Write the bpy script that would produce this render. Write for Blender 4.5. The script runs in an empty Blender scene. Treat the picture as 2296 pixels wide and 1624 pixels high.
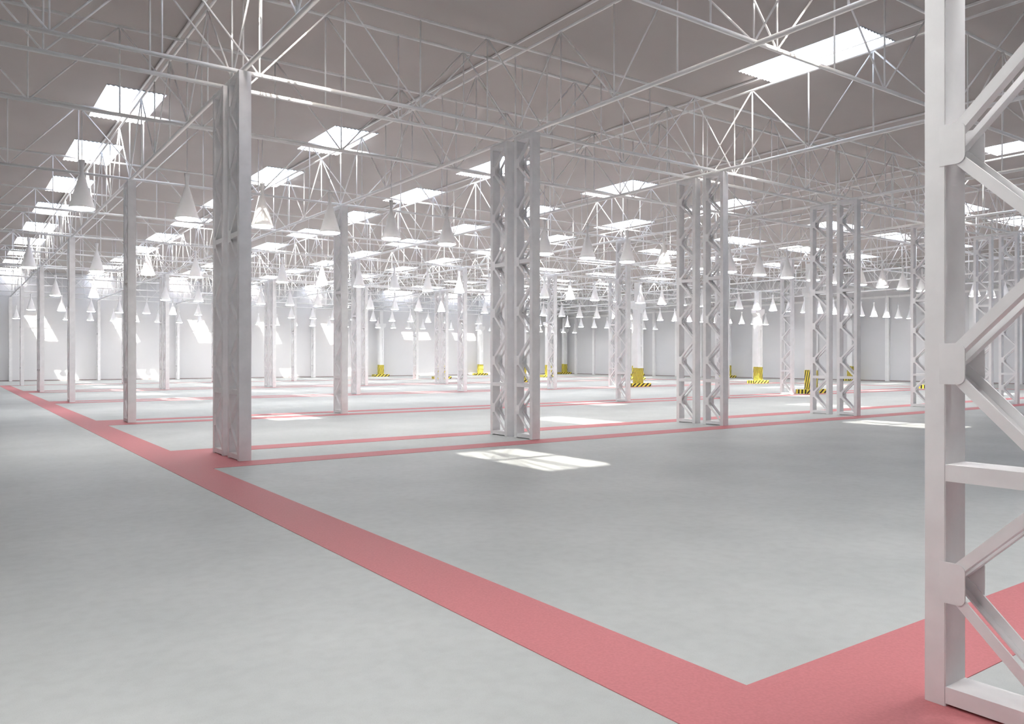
import bpy, bmesh, math, random
from mathutils import Vector, Matrix

random.seed(7)
S = bpy.context.scene
COL = S.collection

# ------------------------------------------------------------------ materials
def new_mat(name):
    m = bpy.data.materials.new(name)
    m.use_nodes = True
    nt = m.node_tree
    return m, nt, nt.nodes['Principled BSDF']

def paint(name, col, rough=0.5, spec=0.4, vary=0.05, scale=3.0, metal=0.0, bump=0.0):
    m, nt, b = new_mat(name)
    b.inputs['Roughness'].default_value = rough
    b.inputs['Specular IOR Level'].default_value = spec
    b.inputs['Metallic'].default_value = metal
    tc = nt.nodes.new('ShaderNodeTexCoord')
    n = nt.nodes.new('ShaderNodeTexNoise')
    n.inputs['Scale'].default_value = scale
    n.inputs['Detail'].default_value = 4
    nt.links.new(tc.outputs['Object'], n.inputs['Vector'])
    r = nt.nodes.new('ShaderNodeValToRGB')
    r.color_ramp.elements[0].position = 0.3
    r.color_ramp.elements[1].position = 0.7
    r.color_ramp.elements[0].color = tuple(c * (1 - vary) for c in col) + (1,)
    r.color_ramp.elements[1].color = tuple(min(1, c * (1 + vary)) for c in col) + (1,)
    nt.links.new(n.outputs['Fac'], r.inputs['Fac'])
    nt.links.new(r.outputs['Color'], b.inputs['Base Color'])
    if bump:
        bn = nt.nodes.new('ShaderNodeBump')
        bn.inputs['Strength'].default_value = bump
        bn.inputs['Distance'].default_value = 0.01
        nt.links.new(n.outputs['Fac'], bn.inputs['Height'])
        nt.links.new(bn.outputs['Normal'], b.inputs['Normal'])
    return m

def concrete_floor():
    m, nt, b = new_mat('sealed concrete')
    tc = nt.nodes.new('ShaderNodeTexCoord')
    def noise(scale, detail, stretch=None):
        n = nt.nodes.new('ShaderNodeTexNoise')
        n.inputs['Scale'].default_value = scale
        n.inputs['Detail'].default_value = detail
        if stretch:
            mp = nt.nodes.new('ShaderNodeMapping')
            mp.inputs['Scale'].default_value = stretch
            nt.links.new(tc.outputs['Object'], mp.inputs['Vector'])
            nt.links.new(mp.outputs['Vector'], n.inputs['Vector'])
        else:
            nt.links.new(tc.outputs['Object'], n.inputs['Vector'])
        return n
    n1 = noise(0.7, 5); n2 = noise(9.0, 6); n3 = noise(160.0, 2)
    def ramp(n, a, bcol, p0, p1):
        r = nt.nodes.new('ShaderNodeValToRGB')
        r.color_ramp.elements[0].position = p0; r.color_ramp.elements[1].position = p1
        r.color_ramp.elements[0].color = a + (1,); r.color_ramp.elements[1].color = bcol + (1,)
        nt.links.new(n.outputs['Fac'], r.inputs['Fac'])
        return r
    base = ramp(n1, FLOOR_A, FLOOR_B, 0.35, 0.7)
    mot = ramp(n2, (0.93, 0.93, 0.93), (1.0, 1.0, 1.0), 0.3, 0.6)
    spk = ramp(n3, (0.90, 0.90, 0.90), (1.0, 1.0, 1.0), 0.25, 0.5)
    def mul(a, c):
        x = nt.nodes.new('ShaderNodeMix'); x.data_type = 'RGBA'; x.blend_type = 'MULTIPLY'
        x.inputs['Factor'].default_value = 1
        nt.links.new(a, x.inputs[6]); nt.links.new(c, x.inputs[7])
        return x.outputs[2]
    c = mul(mul(base.outputs['Color'], mot.outputs['Color']), spk.outputs['Color'])
    nt.links.new(c, b.inputs['Base Color'])
    b.inputs['Roughness'].default_value = 0.55
    b.inputs['Specular IOR Level'].default_value = 0.35
    return m

FLOOR_A = (0.480, 0.500, 0.490)
FLOOR_B = (0.545, 0.562, 0.550)

def emitter(name, col, strength):
    m, nt, b = new_mat(name)
    b.inputs['Base Color'].default_value = col + (1,)
    b.inputs['Emission Color'].default_value = col + (1,)
    b.inputs['Emission Strength'].default_value = strength
    return m

def glass():
    m, nt, b = new_mat('thin roof glazing')
    nt.nodes.remove(b)
    out = nt.nodes['Material Output']
    t = nt.nodes.new('ShaderNodeBsdfTransparent')
    t.inputs['Color'].default_value = (0.97, 0.98, 0.99, 1)
    g = nt.nodes.new('ShaderNodeBsdfGlossy')
    g.inputs['Roughness'].default_value = 0.05
    mx = nt.nodes.new('ShaderNodeMixShader')
    mx.inputs[0].default_value = 0.03
    nt.links.new(t.outputs[0], mx.inputs[1]); nt.links.new(g.outputs[0], mx.inputs[2])
    nt.links.new(mx.outputs[0], out.inputs['Surface'])
    return m

def hazard(name, vx, vy, vz, per, duty=0.5):
    """black and yellow painted stripes: bands of vx*x+vy*y+vz*z"""
    m, nt, b = new_mat(name)
    tc = nt.nodes.new('ShaderNodeTexCoord')
    dp = nt.nodes.new('ShaderNodeVectorMath'); dp.operation = 'DOT_PRODUCT'
    dp.inputs[1].default_value = (vx / per, vy / per, vz / per)
    nt.links.new(tc.outputs['Object'], dp.inputs[0])
    fr = nt.nodes.new('ShaderNodeMath'); fr.operation = 'FRACT'
    nt.links.new(dp.outputs['Value'], fr.inputs[0])
    gt = nt.nodes.new('ShaderNodeMath'); gt.operation = 'GREATER_THAN'
    gt.inputs[1].default_value = duty
    nt.links.new(fr.outputs[0], gt.inputs[0])
    mx = nt.nodes.new('ShaderNodeMix'); mx.data_type = 'RGBA'
    mx.inputs[6].default_value = (0.95, 0.80, 0.10, 1)
    mx.inputs[7].default_value = (0.015, 0.015, 0.02, 1)
    nt.links.new(gt.outputs[0], mx.inputs['Factor'])
    nt.links.new(mx.outputs[2], b.inputs['Base Color'])
    b.inputs['Roughness'].default_value = 0.5
    return m

M_FLOOR = concrete_floor()
M_RED = paint('red floor paint', (0.580, 0.205, 0.220), 0.6, 0.2, 0.06, 60.0)
M_CEIL = paint('warm grey ceiling sheet', (0.560, 0.518, 0.500), 0.8, 0.2, 0.03, 0.5)
M_WALL = paint('white wall plaster', (0.730, 0.727, 0.742), 0.8, 0.2, 0.02, 0.4)
M_STEEL = paint('white painted steel', (0.945, 0.942, 0.945), 0.45, 0.4, 0.04, 2.5)
M_COLUMN = paint('off white painted column steel', (0.850, 0.845, 0.852), 0.5, 0.4, 0.05, 5.0)
M_CONC = paint('white painted concrete', (0.89, 0.89, 0.895), 0.7, 0.2, 0.03, 2.0)
M_SHADE = paint('pale grey lamp enamel', (0.92, 0.92, 0.93), 0.4, 0.4, 0.02, 4.0)
def shade_translucent(m):
    nt = m.node_tree
    tr = nt.nodes.new('ShaderNodeBsdfTranslucent'); tr.inputs['Color'].default_value = (1.0, 0.99, 0.97, 1)
    mx = nt.nodes.new('ShaderNodeMixShader'); mx.inputs[0].default_value = 0.003
    nt.links.new(nt.nodes['Principled BSDF'].outputs[0], mx.inputs[1]); nt.links.new(tr.outputs[0], mx.inputs[2])
    nt.links.new(mx.outputs[0], nt.nodes['Material Output'].inputs['Surface'])
shade_translucent(M_SHADE)
M_CORD = paint('grey lamp cord', (0.80, 0.80, 0.82), 0.5, 0.3, 0.02, 4.0)
M_LAMP = emitter('lit lamp diffuser', (1.0, 0.985, 0.965), 28.0)
M_RIM = emitter('added lamp edge glow', (1.0, 0.985, 0.965), 92.0)  # brighter diffuser edge, added to throw light sideways onto walls and columns
M_GLASS = glass()
M_CURB = paint('white skylight curb', (0.85, 0.86, 0.88), 0.5, 0.3, 0.03, 2.0)
M_EDGE = paint('corrugated roof sheet', (0.55, 0.56, 0.58), 0.45, 0.4, 0.1, 6.0, 0.3)
M_BASE = paint('wall base shadow gap', (0.34, 0.28, 0.28), 0.7, 0.2, 0.05, 3.0)  # dark colour stands for the shadow gap at the wall foot
M_HAZ_SLEEVE = hazard('striped guard sheet', 1, -1, -0.20, 0.115, 0.58)
M_HAZ_FRONT = hazard('striped kerb front', 1, 0, -1.45, 0.36, 0.56)
M_HAZ_SIDE = hazard('striped kerb side', 0, 1, 0.05, 0.19, 0.55)

# ------------------------------------------------------------------ mesh helpers
class MB:
    """collects quads and tubes and links them as one mesh"""
    def __init__(self):
        self.v = []; self.f = []; self.mi = []; self.sm = []
    def add(self, vs, fs, mi=0, smooth=False):
        o = len(self.v)
        self.v += [tuple(p) for p in vs]
        for f in fs:
            self.f.append([i + o for i in f]); self.mi.append(mi); self.sm.append(smooth)
    def box(self, x0, x1, y0, y1, z0, z1, mi=0, mis=None):
        vs = [(x0,y0,z0),(x1,y0,z0),(x1,y1,z0),(x0,y1,z0),(x0,y0,z1),(x1,y0,z1),(x1,y1,z1),(x0,y1,z1)]
        fs = [(3,2,1,0),(4,5,6,7),(0,1,5,4),(2,3,7,6),(1,2,6,5),(3,0,4,7)]   # -z +z -y +y +x -x
        for k, f in enumerate(fs):
            o = len(self.v) if k == 0 else o
            if k == 0: self.v += vs
            self.f.append([i + o for i in f]); self.mi.append(mis[k] if mis else mi); self.sm.append(False)
    def prism(self, pts, axis, a, b, mi=0):
        """polygon pts (u,w) extruded along axis from a to b; axis 0:x->(y,z) 1:y->(x,z) 2:z->(x,y)"""
        def P(u, w, t):
            return (t,u,w) if axis == 0 else (u,t,w) if axis == 1 else (u,w,t)
        n = len(pts)
        vs = [P(u,w,a) for u,w in pts] + [P(u,w,b) for u,w in pts]
        fs = [tuple(range(n))[::-1], tuple(range(n, 2*n))] + [(i,(i+1)%n,n+(i+1)%n,n+i) for i in range(n)]
        self.add(vs, fs, mi)
    def tube(self, p, q, r, n=8, cap=True):
        p = Vector(p); q = Vector(q); d = (q - p).normalized()
        up = Vector((0,0,1)) if abs(d.z) < 0.9 else Vector((1,0,0))
        u = d.cross(up).normalized(); w = d.cross(u)
        vs = []
        for c in (p, q):
            for i in range(n):
                a = 2*math.pi*(i+0.5)/n
                vs.append(c + u*(r*math.cos(a)) + w*(r*math.sin(a)))
        self.add(vs, [(i,(i+1)%n,n+(i+1)%n,n+i) for i in range(n)], 0, True)
        if cap:
            o = len(self.v) - 2*n
            self.f.append([o+i for i in range(n)][::-1]); self.mi.append(0); self.sm.append(False)
            self.f.append([o+n+i for i in range(n)]); self.mi.append(0); self.sm.append(False)
    def lathe(self, prof, n=32, smooth=True):
        """prof: list of (r,z) revolved about z"""
        vs = []
        for r, z in prof:
            for i in range(n):
                a = 2*math.pi*i/n
                vs.append((r*math.cos(a), r*math.sin(a), z))
        fs = []
        for k in range(len(prof)-1):
            for i in range(n):
                fs.append((k*n+i, k*n+(i+1)%n, (k+1)*n+(i+1)%n, (k+1)*n+i))
        self.add(vs, fs, 0, smooth)
    def mesh(self, name, mats, fix=True):
        me = bpy.data.meshes.new(name)
        me.from_pydata(self.v, [], self.f)
        for m in (mats if isinstance(mats, (list, tuple)) else [mats]):
            me.materials.append(m)
        me.polygons.foreach_set('material_index', self.mi)
        me.polygons.foreach_set('use_smooth', self.sm)
        if fix:
            bm = bmesh.new(); bm.from_mesh(me)
            bmesh.ops.recalc_face_normals(bm, faces=bm.faces)
            bm.to_mesh(me); bm.free()
        me.update()
        return me

def link(name, me, parent=None, loc=(0,0,0), rot=(0,0,0)):
    o = bpy.data.objects.new(name, me)
    COL.objects.link(o)
    o.location = loc; o.rotation_euler = rot
    if parent: o.parent = parent
    return o

def thing(name, label, cat, loc=(0,0,0), group=None):
    o = bpy.data.objects.new(name, None)
    o.empty_display_size = 0.2
    COL.objects.link(o)
    o.location = loc
    tag(o, label, cat, group)
    return o

def tag(o, label, cat, group=None):
    o['label'] = label; o['category'] = cat
    if group: o['group'] = group
    return o

def struct(name, me, parent=None, loc=(0,0,0), label=None):
    o = link(name, me, parent, loc)
    if parent is None:
        o['kind'] = 'structure'
    if label: o['label'] = label
    return o

ORD = ['', 'first','second','third','fourth','fifth','sixth','seventh','eighth','ninth','tenth','eleventh','twelfth',
       'thirteenth','fourteenth','fifteenth','sixteenth','seventeenth','eighteenth','nineteenth','twentieth']
TENS = {20:'twenty', 30:'thirty'}
def ordw(n):
    if n <= 20: return ORD[n]
    if n == 30: return 'thirtieth'
    return TENS[n//10*10] + '-' + ORD[n % 10]

# ------------------------------------------------------------------ measures (metres)
X0, X1 = -13.0, 58.9          # side walls
Y0, Y1 = -13.5, 71.7          # wall behind the camera, far wall
ZC = 8.50                     # ceiling
ZB, ZT = 6.49, 8.23           # bottom and top chord of the roof trusses
HC = 6.41                     # column height
XF = [3.9 + 6*i for i in range(5)] + [32.60]   # left faces of the column lines

# ------------------------------------------------------------------ room shell
b = MB(); b.box(X0-0.3, X1+0.3, Y0-0.3, Y1+0.3, -0.3, 0.0)
floor = struct('floor', b.mesh('floor', M_FLOOR))

def wall(name, x0, x1, y0, y1):
    b = MB(); b.box(x0, x1, y0, y1, 0.0, ZC + 0.05)
    return struct(name, b.mesh(name, M_WALL))
wall('wall_back', X0-0.3, X1+0.3, Y1, Y1+0.3)
wall('wall_right', X1, X1+0.3, Y0, Y1)
wall('wall_left', X0-0.3, X0, Y0, Y1)
wall('wall_front', X0-0.3, X1+0.3, Y0-0.3, Y0)
b = MB(); b.box(X0, X1-0.012, Y1-0.012, Y1, 0.0, 0.07)
struct('baseboard_back', b.mesh('baseboard_back', M_BASE))
b = MB(); b.box(X1-0.012, X1, Y0, Y1-0.012, 0.0, 0.07)
struct('baseboard_right', b.mesh('baseboard_right', M_BASE))

# skylight openings: (x0, x1, y0, y1)
openings = []
YS = [21.80 + 6*k for k in range(9)]
for i in range(5):
    xa = 3.25 + 6*i
    # staggered over the first hall bays, in straight rows further back
    for ya in ([-2.96, 9.04] if i % 2 == 0 else [3.04]) + YS:
        openings.append((xa, xa+1.40, ya, min(ya+3.10, Y1-0.12)))
for i in range(3):
    xc = 37.05 + 6*i
    for k in range(-5, 9):
        yc = 23.35 + 6*k
        openings.append((xc-1.55, xc+1.55, yc-0.74, yc+0.70))
openings = [o for o in openings if o[3] - o[2] > 0.6]

CT = 0.05                     # thickness of the roof sheet
def ceiling_mesh():
    xs = sorted({X0-0.3, X1+0.3} | {o[0] for o in openings} | {o[1] for o in openings})
    ys = sorted({Y0-0.3, Y1+0.3} | {o[2] for o in openings} | {o[3] for o in openings})
    hole = set()
    for o in openings:
        for i in range(len(xs)-1):
            xm = (xs[i]+xs[i+1])/2
            if o[0] < xm < o[1]:
                for j in range(len(ys)-1):
                    if o[2] < (ys[j]+ys[j+1])/2 < o[3]: hole.add((i, j))
    b = MB()
    nx, ny = len(xs), len(ys)
    for z in (ZC, ZC+CT):
        vs = [(x, y, z) for y in ys for x in xs]
        fs = []
        for j in range(ny-1):
            for i in range(nx-1):
                if (i, j) not in hole:
                    q = (j*nx+i, j*nx+i+1, (j+1)*nx+i+1, (j+1)*nx+i)
                    fs.append(q[::-1] if z == ZC else q)
        b.add(vs, fs)
    n = nx*ny
    for (i, j) in hole:
        for (di, dj, p, q) in ((-1,0,j*nx+i,(j+1)*nx+i),(1,0,j*nx+i+1,(j+1)*nx+i+1),(0,-1,j*nx+i,j*nx+i+1),(0,1,(j+1)*nx+i,(j+1)*nx+i+1)):
            if (i+di, j+dj) not in hole:
                b.f.append([p, q, q+n, p+n]); b.mi.append(0); b.sm.append(False)
    return b.mesh('ceiling', M_CEIL, fix=False)
struct('ceiling', ceiling_mesh())

# ------------------------------------------------------------------ skylights
def skylight_parts(w, l):
    """curb walls, corrugated sheet edge and glass of one roof window of w by l"""
    t, h, f = 0.04, 0.34, 0.17
    c = MB()
    c.box(-f-t, -f, -f-t, l+f+t, CT, h); c.box(w+f, w+f+t, -f-t, l+f+t, CT, h)
    c.box(-f, w+f, -f-t, -f, CT, h); c.box(-f, w+f, l+f, l+f+t, CT, h)
    e = MB()
    def wave(n, length, along_x, at, inward):
        m = n*4
        vs = []
        for i in range(m+1):
            s = length*i/m
            d = 0.018 + 0.018*math.sin(2*math.pi*i/4.0)
            for z in (-0.010 - d*0.7, 0.06):
                vs.append((s, at + inward*0.012, z) if along_x else (at + inward*0.012, s, z))
        e.add(vs, [(2*i, 2*i+2, 2*i+3, 2*i+1) for i in range(m)])
    wave(int(w/0.11), w, True, 0, 1); wave(int(w/0.11), w, True, l, -1)
    e.box(0, 0.006, 0, l, -0.006, 0.06); e.box(w-0.006, w, 0, l, -0.006, 0.06)
    g = MB(); g.box(-f-t, w+f+t, -f-t, l+f+t, h+0.001, h+0.008)
    return c.mesh('window_frame', M_CURB), e.mesh('corrugated_edge', M_EDGE, fix=False), g.mesh('window_pane', M_GLASS)
sky_cache = {}
for k, (xa, xb, ya, yb) in enumerate(openings):
    key = (round(xb-xa, 3), round(yb-ya, 3))
    if key not in sky_cache: sky_cache[key] = skylight_parts(*key)
    fr, ed, gl = sky_cache[key]
    o = struct('window_%d' % (k+1), fr, None, (xa, ya, ZC))
    link('corrugated_edge', ed, o); link('window_pane', gl, o)

# ------------------------------------------------------------------ red floor stripes
def stripe(rects, label, group=None, z=0.004):
    b = MB()
    for (x0, x1, y0, y1) in rects:
        b.box(x0, x1, y0, y1, 0.0, z)
    return tag(link('floor_stripe', b.mesh('floor_stripe', M_RED)), label, 'floor marking', group)
AX0, AX1 = 2.73, 3.33
XE = 48.2
stripe([(AX0, AX1, -6.0, 60.15)], 'wide red aisle stripe running from the foreground to the far left')
rows = [('foreground row, beside the big right column', 0.73, 1.32, 1.99, 2.60, 1.0),
        ('nearest row of paired columns', 12.53, 13.12, 14.71, 15.36, 13.9),
        ('first row of single columns', 22.22, 22.82, 23.52, 24.12, 23.2),
        ('second row of single columns', 34.32, 34.92, 35.62, 36.22, 35.3),
        ('far row of paired columns', 46.2, 46.8, 48.35, 48.95, 47.5)]
for txt, a0, a1, b0, b1, _ in rows:
    stripe([(AX1, XE, a0, a1), (AX1, XF[0]+0.1, a1, (a1+b0)/2)], 'red stripe before the ' + txt)
    stripe([(AX1, XE, b0, b1), (AX1, XF[0]+0.1, (a1+b0)/2, b0)], 'red stripe behind the ' + txt)
stripe([(-8.0, AX0, 59.55, 60.15), (AX1, XE, 59.55, 60.15)], 'last thin red cross stripe in front of the far wall')
stripe([(XE, XE+0.6, 2.0, 60.15)], 'thin red lengthwise stripe along the right hand hall')

# ------------------------------------------------------------------ lattice columns
PW, PD, CL = 0.20, 0.10, 0.655       # post width (x), post depth (y), column length (y)
def post_mesh():
    b = MB(); b.box(-PW/2, PW/2, -PD/2, PD/2, 0, HC)
    me = b.mesh('post', M_COLUMN)
    bm = bmesh.new(); bm.from_mesh(me)
    es = [e for e in bm.edges if abs(e.verts[0].co.z - e.verts[1].co.z) > 1]
    bmesh.ops.bevel(bm, geom=es, offset=0.004, segments=2, affect='EDGES')
    bm.to_mesh(me); bm.free()
    return me
ME_POST = post_mesh()
LY = CL/2 - PD                       # inner half opening
PANEL = 1.055
def brace_mesh(sx, up):
    """angle bar from the far post apex to the near post, on the face at sx"""
    ya, yb = LY + 0.02, -LY - 0.03
    dz = (PANEL/2 - 0.03) * (1 if up else -1)
    b = MB()
    d = Vector((0, yb-ya, dz)); L = d.length; d.normalize()
    n = Vector((0, -d.z, d.y))
    if n.z < 0: n = -n
    x_out, x_in = sx*(PW/2 - 0.004), sx*(PW/2 - 0.014)
    A = Vector((0, ya, 0)); B = Vector((0, yb, dz))
    def bar(xa, xb, n0, n1):
        vs = []
        for x in (xa, xb):
            for P in (A, B):
                for k in (n0, n1):
                    q = P + n*k; vs.append((x, q.y, q.z))
        b.add(vs, [(0,1,3,2),(4,6,7,5),(0,4,5,1),(2,3,7,6),(1,5,7,3),(0,2,6,4)])
    bar(x_out, x_in, -0.025, 0.025)
    bar(x_in, x_in - sx*0.045, -0.025, -0.017)
    return b.mesh('brace', M_COLUMN)
ME_BRACE = {(s, u): brace_mesh(s, u) for s in (-1, 1) for u in (False, True)}
def gusset_mesh(sx, near=False):
    """plate with two rounded corners welded on the post"""
    h, w, r = 0.098, 0.19, 0.035
    pts = [(LY+0.028, -h), (LY+0.028, h)]
    y = LY + PD - w
    for a in range(0, 91, 15):
        t = math.radians(a)
        pts.append((y + r - r*math.sin(t), h - r + r*math.cos(t)))
    for a in range(0, 91, 15):
        t = math.radians(a)
        pts.append((y + r - r*math.cos(t), -h + r - r*math.sin(t)))
    b = MB(); b.prism(pts, 0, sx*(PW/2 - 0.006), sx*(PW/2 + 0.0025))
    return b.mesh('gusset_plate', M_COLUMN)
ME_GUSSET = {s: gusset_mesh(s) for s in (-1, 1)}
def batten_mesh(h):
    b = MB(); b.box(-PW/2+0.003, PW/2-0.003, -LY-0.001, LY+0.001, 0, h)
    return b.mesh('batten', M_COLUMN)
ME_BATTEN = batten_mesh(0.08)
APEX = [0.60 + 1.048*k for k in range(6)]
BATTENS = [0.018, 1.085, 3.705, 6.32]

def build_column(label, x, y, group):
    t = thing('lattice_column', label, 'column', (x + PW/2, y + CL/2, 0), group)
    link('post', ME_POST, t, (0, -LY-PD/2, 0)); link('post', ME_POST, t, (0, LY+PD/2, 0))
    for z in BATTENS: link('batten', ME_BATTEN, t, (0, 0, z))
    for z in APEX:
        for s in (-1, 1):
            link('gusset_plate', ME_GUSSET[s], t, (0, 0, z))
            for u in (False, True):
                link('brace', ME_BRACE[(s, u)], t, (0, 0, z))
    return t

col_names = ['on the left aisle line', 'second from the aisle', 'third from the aisle', 'fourth from the aisle',
             'fifth from the aisle', 'sixth from the aisle, next to a concrete pillar']
build_column('big white lattice column cut by the right edge in the foreground', 3.9, 1.985-CL, None)
crow = [(13.13, 'front one of a pair in the nearest full row'), (14.04, 'back one of a pair in the nearest full row'),
        (22.84, 'single, in the row behind the nearest pairs'), (34.95, 'single, two rows behind the nearest pairs'),
        (46.85, 'front one of a far pair, three rows behind'), (47.75, 'back one of a far pair, three rows behind'),
        (59.60, 'single, in the last free row before the far wall'), (70.85, 'single, standing against the far wall')]
for ri, (y, txt) in enumerate(crow):
    for ci, x in enumerate(XF):
        build_column('white lattice column %s, %s' % (col_names[ci], txt), x, y, 'white lattice steel columns')

# ------------------------------------------------------------------ roof trusses
RB, RT, RW = 0.037, 0.032, 0.0155
def chord(length, r, axis, n=12):
    b = MB()
    b.tube((0,0,0), (length,0,0) if axis == 0 else (0,length,0), r, n)
    return b.mesh('chord', M_STEEL)
def vert_mesh():
    b = MB(); b.tube((0,0,ZB), (0,0,ZT), RW, 8); return b.mesh('vertical_strut', M_STEEL)
HP = 1.55
def diag_mesh(axis, s):
    b = MB()
    p = (0,0,ZB); q = (s*HP,0,ZT) if axis == 0 else (0,s*HP,ZT)
    b.tube(p, q, RW+0.001, 8); return b.mesh('diagonal_strut', M_STEEL)
ME_V = vert_mesh()
ME_D = {(a, s): diag_mesh(a, s) for a in (0, 1) for s in (-1, 1)}
TX0, TX1 = X0 + 0.1, X1 - 0.1
ME_XB, ME_XT = chord(TX1-TX0, RB, 0), chord(TX1-TX0, RT, 0)
def truss_x(y, label):
    t = thing('roof_truss', label, 'truss', (0, y, 0), 'white tubular roof trusses')
    link('bottom_chord', ME_XB, t, (TX0, 0, ZB)); link('top_chord', ME_XT, t, (TX0, 0, ZT))
    k = -5
    while True:
        x = 1.24 + HP*2*k
        if x > TX1 - 0.05: break
        for (xx, node) in ((x, 0), (x+HP, 1)):
            if TX0 < xx < TX1: link('vertical_strut', ME_V, t, (xx, 0, 0))
        for s in (-1, 1):
            if TX0 < x + s*HP < TX1 and x > TX0: link('diagonal_strut', ME_D[(0, s)], t, (x, 0, 0))
        k += 1
    return t
TXY = [(1.66, 'white crosswise roof truss above the big foreground column'),
       (7.65, 'white crosswise roof truss nearest in view, high at the upper right'),
       (13.45, 'white crosswise roof truss on the front columns of the nearest pairs'),
       (14.36, 'white crosswise roof truss on the back columns of the nearest pairs'),
       (17.20, 'white crosswise roof truss carrying the nearest row of cone lamps'),
       (23.17, 'white crosswise roof truss on the first row of single columns'),
       (29.20, 'white crosswise roof truss carrying the second row of cone lamps'),
       (35.27, 'white crosswise roof truss on the second row of single columns'),
       (41.30, 'white crosswise roof truss carrying the third row of cone lamps'),
       (47.17, 'white crosswise roof truss on the front columns of the far pairs'),
       (48.08, 'white crosswise roof truss on the back columns of the far pairs'),
       (53.90, 'white crosswise roof truss carrying the fourth row of cone lamps'),
       (59.93, 'white crosswise roof truss on the last free row of columns'),
       (65.90, 'white crosswise roof truss carrying the farthest row of cone lamps'),
       (71.15, 'white crosswise roof truss along the top of the far wall')]
for y, l in TXY: truss_x(y, l)

TY0, TY1 = Y0 + 0.1, Y1 - 0.12
ZBY = 6.455
ME_YB, ME_YT = chord(TY1-TY0, 0.043, 1), chord(TY1-TY0, 0.028, 1)
b = MB(); b.box(-0.022, 0.022, 0, TY1-TY0, 8.445, 8.490); ME_YP = b.mesh('roof_beam', M_STEEL)
def truss_y(x, label):
    t = thing('roof_truss', label, 'truss', (x, 0, 0), 'white tubular roof trusses')
    link('bottom_chord', ME_YB, t, (0, TY0, ZBY)); link('top_chord', ME_YT, t, (0, TY0, ZT))
    link('roof_beam', ME_YP, t, (0, TY0, 0))
    k = -13
    while True:
        y = 23.17 + 2*HP*k
        if y > TY1: break
        for yy in (y, y + HP):
            if TY0 < yy < TY1: link('vertical_strut', ME_V, t, (0, yy, 0))
        for s in (-1, 1):
            if TY0 < y + s*HP < TY1 and y > TY0: link('diagonal_strut', ME_D[(1, s)], t, (0, y, 0))
        k += 1
    return t
tyl = ['on the column line along the aisle', 'on the second column line from the aisle', 'on the third column line from the aisle',
       'on the fourth column line from the aisle', 'on the fifth column line from the aisle', 'on the sixth column line, beside the concrete pillars']
for i, x in enumerate([4.0, 10.0, 16.0, 22.0, 28.0, 32.70]):
    truss_y(x, 'white lengthwise roof truss with upper beam, ' + tyl[i])
truss_y(40.6, 'white lengthwise roof truss midway between first and second concrete pillar lines')
truss_y(46.5, 'white lengthwise roof truss over the middle line of concrete pillars')
truss_y(52.4, 'white lengthwise roof truss midway between middle pillar line and right wall')

# ------------------------------------------------------------------ cone pendant lamps
def lamp_meshes():
    sh = MB()
    sh.lathe([(0.228,0.0),(0.232,0.012),(0.175,0.20),(0.118,0.40),(0.062,0.60),(0.036,0.68),(0.031,0.72),(0.038,0.80),(0.055,0.93),(0.050,0.93),(0.026,0.76)], 28)
    d = MB()
    n = 16
    cs = [(math.cos(2*math.pi*i/n), math.sin(2*math.pi*i/n)) for i in range(n)]
    vs = [(0,0,-0.028)] + [(0.195*c, 0.195*s_, -0.020) for c, s_ in cs] + [(0.222*c, 0.222*s_, 0.004) for c, s_ in cs]
    d.add(vs, [(0, 1+(i+1) % n, 1+i) for i in range(n)], 0, True)
    for i in range(n):
        j = (i+1) % n
        d.f.append([1+i, 1+j, 1+n+j, 1+n+i]); d.mi.append(1); d.sm.append(True)
    c = MB(); c.tube((0,0,0.70), (0,0,ZB-4.57), 0.008, 8)
    return sh.mesh('lamp_shade', M_SHADE), d.mesh('diffuser', [M_LAMP, M_RIM]), c.mesh('cord', M_CORD)
ME_SH, ME_DI, ME_CO = lamp_meshes()
def lamp(x, y, label, group):
    t = thing('pendant_lamp', label, 'lamp', (x, y, 4.57), group)
    link('lamp_shade', ME_SH, t); link('diffuser', ME_DI, t); link('cord', ME_CO, t)
    return t
LX = [2.13] + [4.05 + 1.556*k for k in range(35)]
lrow = [(17.20, 'nearest lamp row', 43.0), (29.20, 'second lamp row', 55.6), (41.30, 'third lamp row', 55.6),
        (53.90, 'fourth lamp row', 55.6), (65.90, 'farthest lamp row', 55.6)]
for y, nm, xm in lrow:
    n = 0
    for x in LX:
        if x > xm or x < 0.052*y: continue
        n += 1
        lamp(x, y, 'white cone pendant lamp, %s from the left in the %s' % (ordw(n), nm), 'cone pendant lamps, ' + nm)
# unseen lamps added above and left of the view to brighten the floor
for x, y in [(-3.3 + 1.556*k, 3.30) for k in range(5)] + [(-3.3 + 1.556*k, 1.66) for k in (0, 1, 5, 6, 7, 8, 9)]:
    lamp(x, y, 'white cone pendant lamp added unseen over the viewpoint to light the floor', 'added cone pendant lamps out of view')
for y, nm, xm in lrow:
    for x in (-1.0, -4.1):  # unseen lamps added at the left row ends for their light
        lamp(x, y, 'white cone pendant lamp added unseen left of the aisle', 'added cone pendant lamps out of view')

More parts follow.
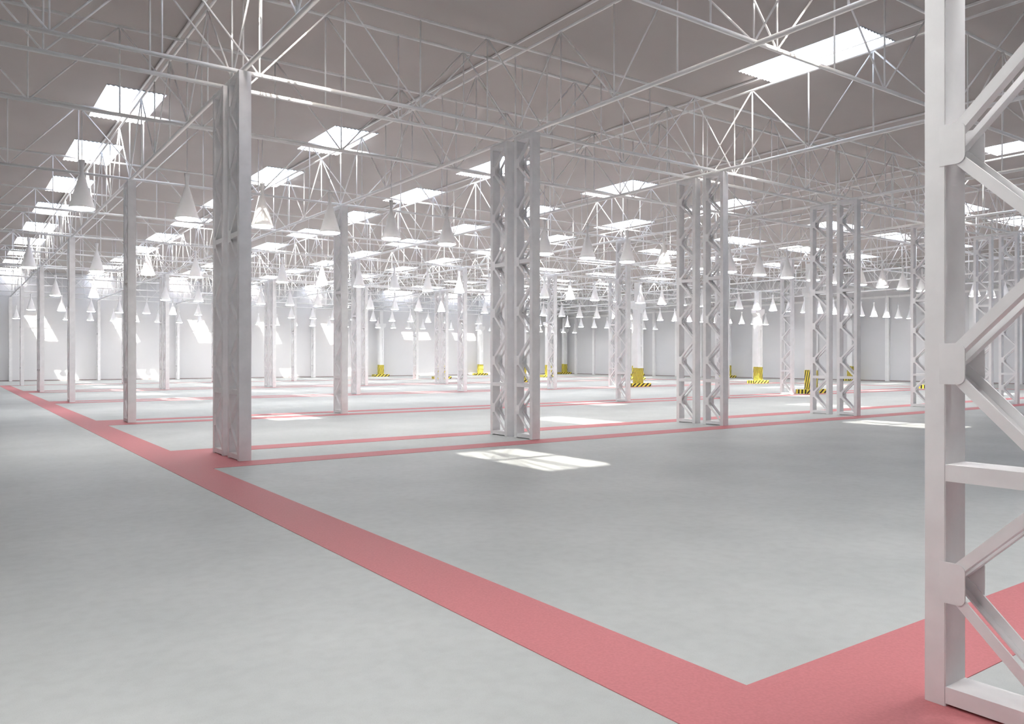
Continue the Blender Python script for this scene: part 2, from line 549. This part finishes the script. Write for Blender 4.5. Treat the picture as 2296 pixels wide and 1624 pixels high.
# ------------------------------------------------------------------ concrete pillars with striped guards
def pillar_meshes():
    hx, hy = 0.24, 0.20
    s = MB()
    # I-shaped shaft with rungs: two flanges, a set-back web, cross rungs
    s.box(-hx, -hx+0.13, -hy, hy, 0, 4.72); s.box(hx-0.13, hx, -hy, hy, 0, 4.72)
    s.box(-hx+0.13, hx-0.13, -hy+0.07, hy-0.07, 0, 4.72)
    for z0, z1 in ((0,1.25),(2.45,2.58),(3.75,3.88),(4.5,4.72)):
        s.box(-hx+0.13, hx-0.13, -hy+0.012, -hy+0.07, z0, z1); s.box(-hx+0.13, hx-0.13, hy-0.07, hy-0.012, z0, z1)
    c = MB()
    c.prism([(-hx,4.72),(hx,4.72),(hx+0.24,4.92),(hx+0.24,5.20),(-hx-0.24,5.20),(-hx-0.24,4.92)], 1, -hy, hy)
    u = MB(); u.box(-0.16, 0.16, -hy+0.02, hy-0.02, 5.20, HC)
    g = MB()
    k = 0.008
    g.box(-hx-k, hx+k, -hy-k, -hy, 0.2, 1.13); g.box(-hx-k, hx+k, hy, hy+k, 0.2, 1.13)
    g.box(-hx-k, -hx, -hy, hy, 0.2, 1.15); g.box(hx, hx+k, -hy, hy, 0.2, 1.15)
    q = MB()
    q.box(-0.81, 0.81, -0.31, 0.31, 0.0, 0.205, 0, [0,0,0,0,1,1])
    return (s.mesh('shaft', M_CONC), c.mesh('corbel', M_CONC), u.mesh('upper_shaft', M_CONC),
            g.mesh('guard_sleeve', M_HAZ_SLEEVE), q.mesh('kerb', [M_HAZ_FRONT, M_HAZ_SIDE]))
ME_S, ME_C, ME_U, ME_G, ME_K = pillar_meshes()
pl = [(34.77, 'first pillar line'), (46.45, 'middle pillar line'), (58.05, 'pillar line along the right wall')]
pr = [(14.45, 'nearest'), (23.26, 'second nearest'), (35.28, 'third'), (47.4, 'fourth'), (59.1, 'fifth'), (70.85, 'farthest')]
for x, ln in pl:
    for y, rn in pr:
        if x > 2.4*y: continue
        t = thing('concrete_pillar', 'white concrete pillar with corbel, %s of the %s' % (rn, ln), 'pillar', (x, y, 0), 'white concrete pillars')
        link('shaft', ME_S, t); link('corbel', ME_C, t); link('upper_shaft', ME_U, t)
        g = thing('pillar_guard', 'yellow and black striped guard, %s pillar, %s' % (rn, ln), 'guard', (x, y, 0), 'striped pillar guards')
        link('guard_sleeve', ME_G, g); link('kerb', ME_K, g)

# white posts on the right hand wall
b = MB(); b.box(-0.20, 0, -0.15, 0.15, 0, 6.45); ME_PIL = b.mesh('trim', M_CONC)
for k in range(24):
    y = 69.7 - 3.08*k
    if y > 20: struct('trim_%d' % (k+1), ME_PIL, None, (X1, y, 0))
b = MB(); b.box(X1-0.12, X1, Y0, Y1, 6.40, 6.56)
struct('trim_40', b.mesh('trim', M_STEEL))

# ------------------------------------------------------------------ light
d = Vector((0.476, 1.41, -1.0)).normalized()
sun = bpy.data.lights.new('sun', 'SUN')
sun.energy = 6.0; sun.angle = math.radians(0.5); sun.color = (1.0, 0.935, 0.83)
so = bpy.data.objects.new('sun', sun); COL.objects.link(so)
so.rotation_euler = d.to_track_quat('-Z', 'Y').to_euler()
so.location = (-10, -30, 30)

w = bpy.data.worlds.new('sky'); S.world = w; w.use_nodes = True
nt = w.node_tree
bg = nt.nodes['Background']
sk = nt.nodes.new('ShaderNodeTexSky')
sk.sky_type = 'NISHITA'; sk.sun_disc = False
sk.sun_elevation = math.radians(34); sk.sun_rotation = math.atan2(-0.476, -1.41)
sk.air_density = 1.0; sk.dust_density = 2.5; sk.ozone_density = 1.0
mixn = nt.nodes.new('ShaderNodeMix'); mixn.data_type = 'RGBA'
mixn.inputs['Factor'].default_value = 0.5
mixn.inputs[7].default_value = (3.5, 3.5, 3.5, 1)
sc = nt.nodes.new('ShaderNodeVectorMath'); sc.operation = 'SCALE'; sc.inputs['Scale'].default_value = 1.0
nt.links.new(sk.outputs[0], mixn.inputs[6])
nt.links.new(mixn.outputs[2], bg.inputs['Color'])
bg.inputs['Strength'].default_value = 1.0

# ------------------------------------------------------------------ camera
cam = bpy.data.cameras.new('camera')
co = bpy.data.objects.new('camera', cam); COL.objects.link(co)
co.location = (0, 0, 1.669)
co.rotation_euler = (math.pi/2, 0, -0.6203)
cam.sensor_fit = 'HORIZONTAL'; cam.sensor_width = 36.0
cam.lens = 1777.42/2296*36.0
cam.shift_y = -5.72/2296
cam.clip_start = 0.05; cam.clip_end = 300
S.camera = co

S.cycles.max_bounces = 5
S.cycles.diffuse_bounces = 4
S.cycles.use_adaptive_sampling = True
S.cycles.adaptive_threshold = 0.2
S.cycles.glossy_bounces = 1
S.cycles.transparent_max_bounces = 8
S.cycles.caustics_reflective = False
S.cycles.caustics_refractive = False
S.view_settings.view_transform = 'Standard'
S.view_settings.look = 'None'
S.view_settings.gamma = 1.0
S.view_settings.use_curve_mapping = False
S.view_settings.exposure = 0.88
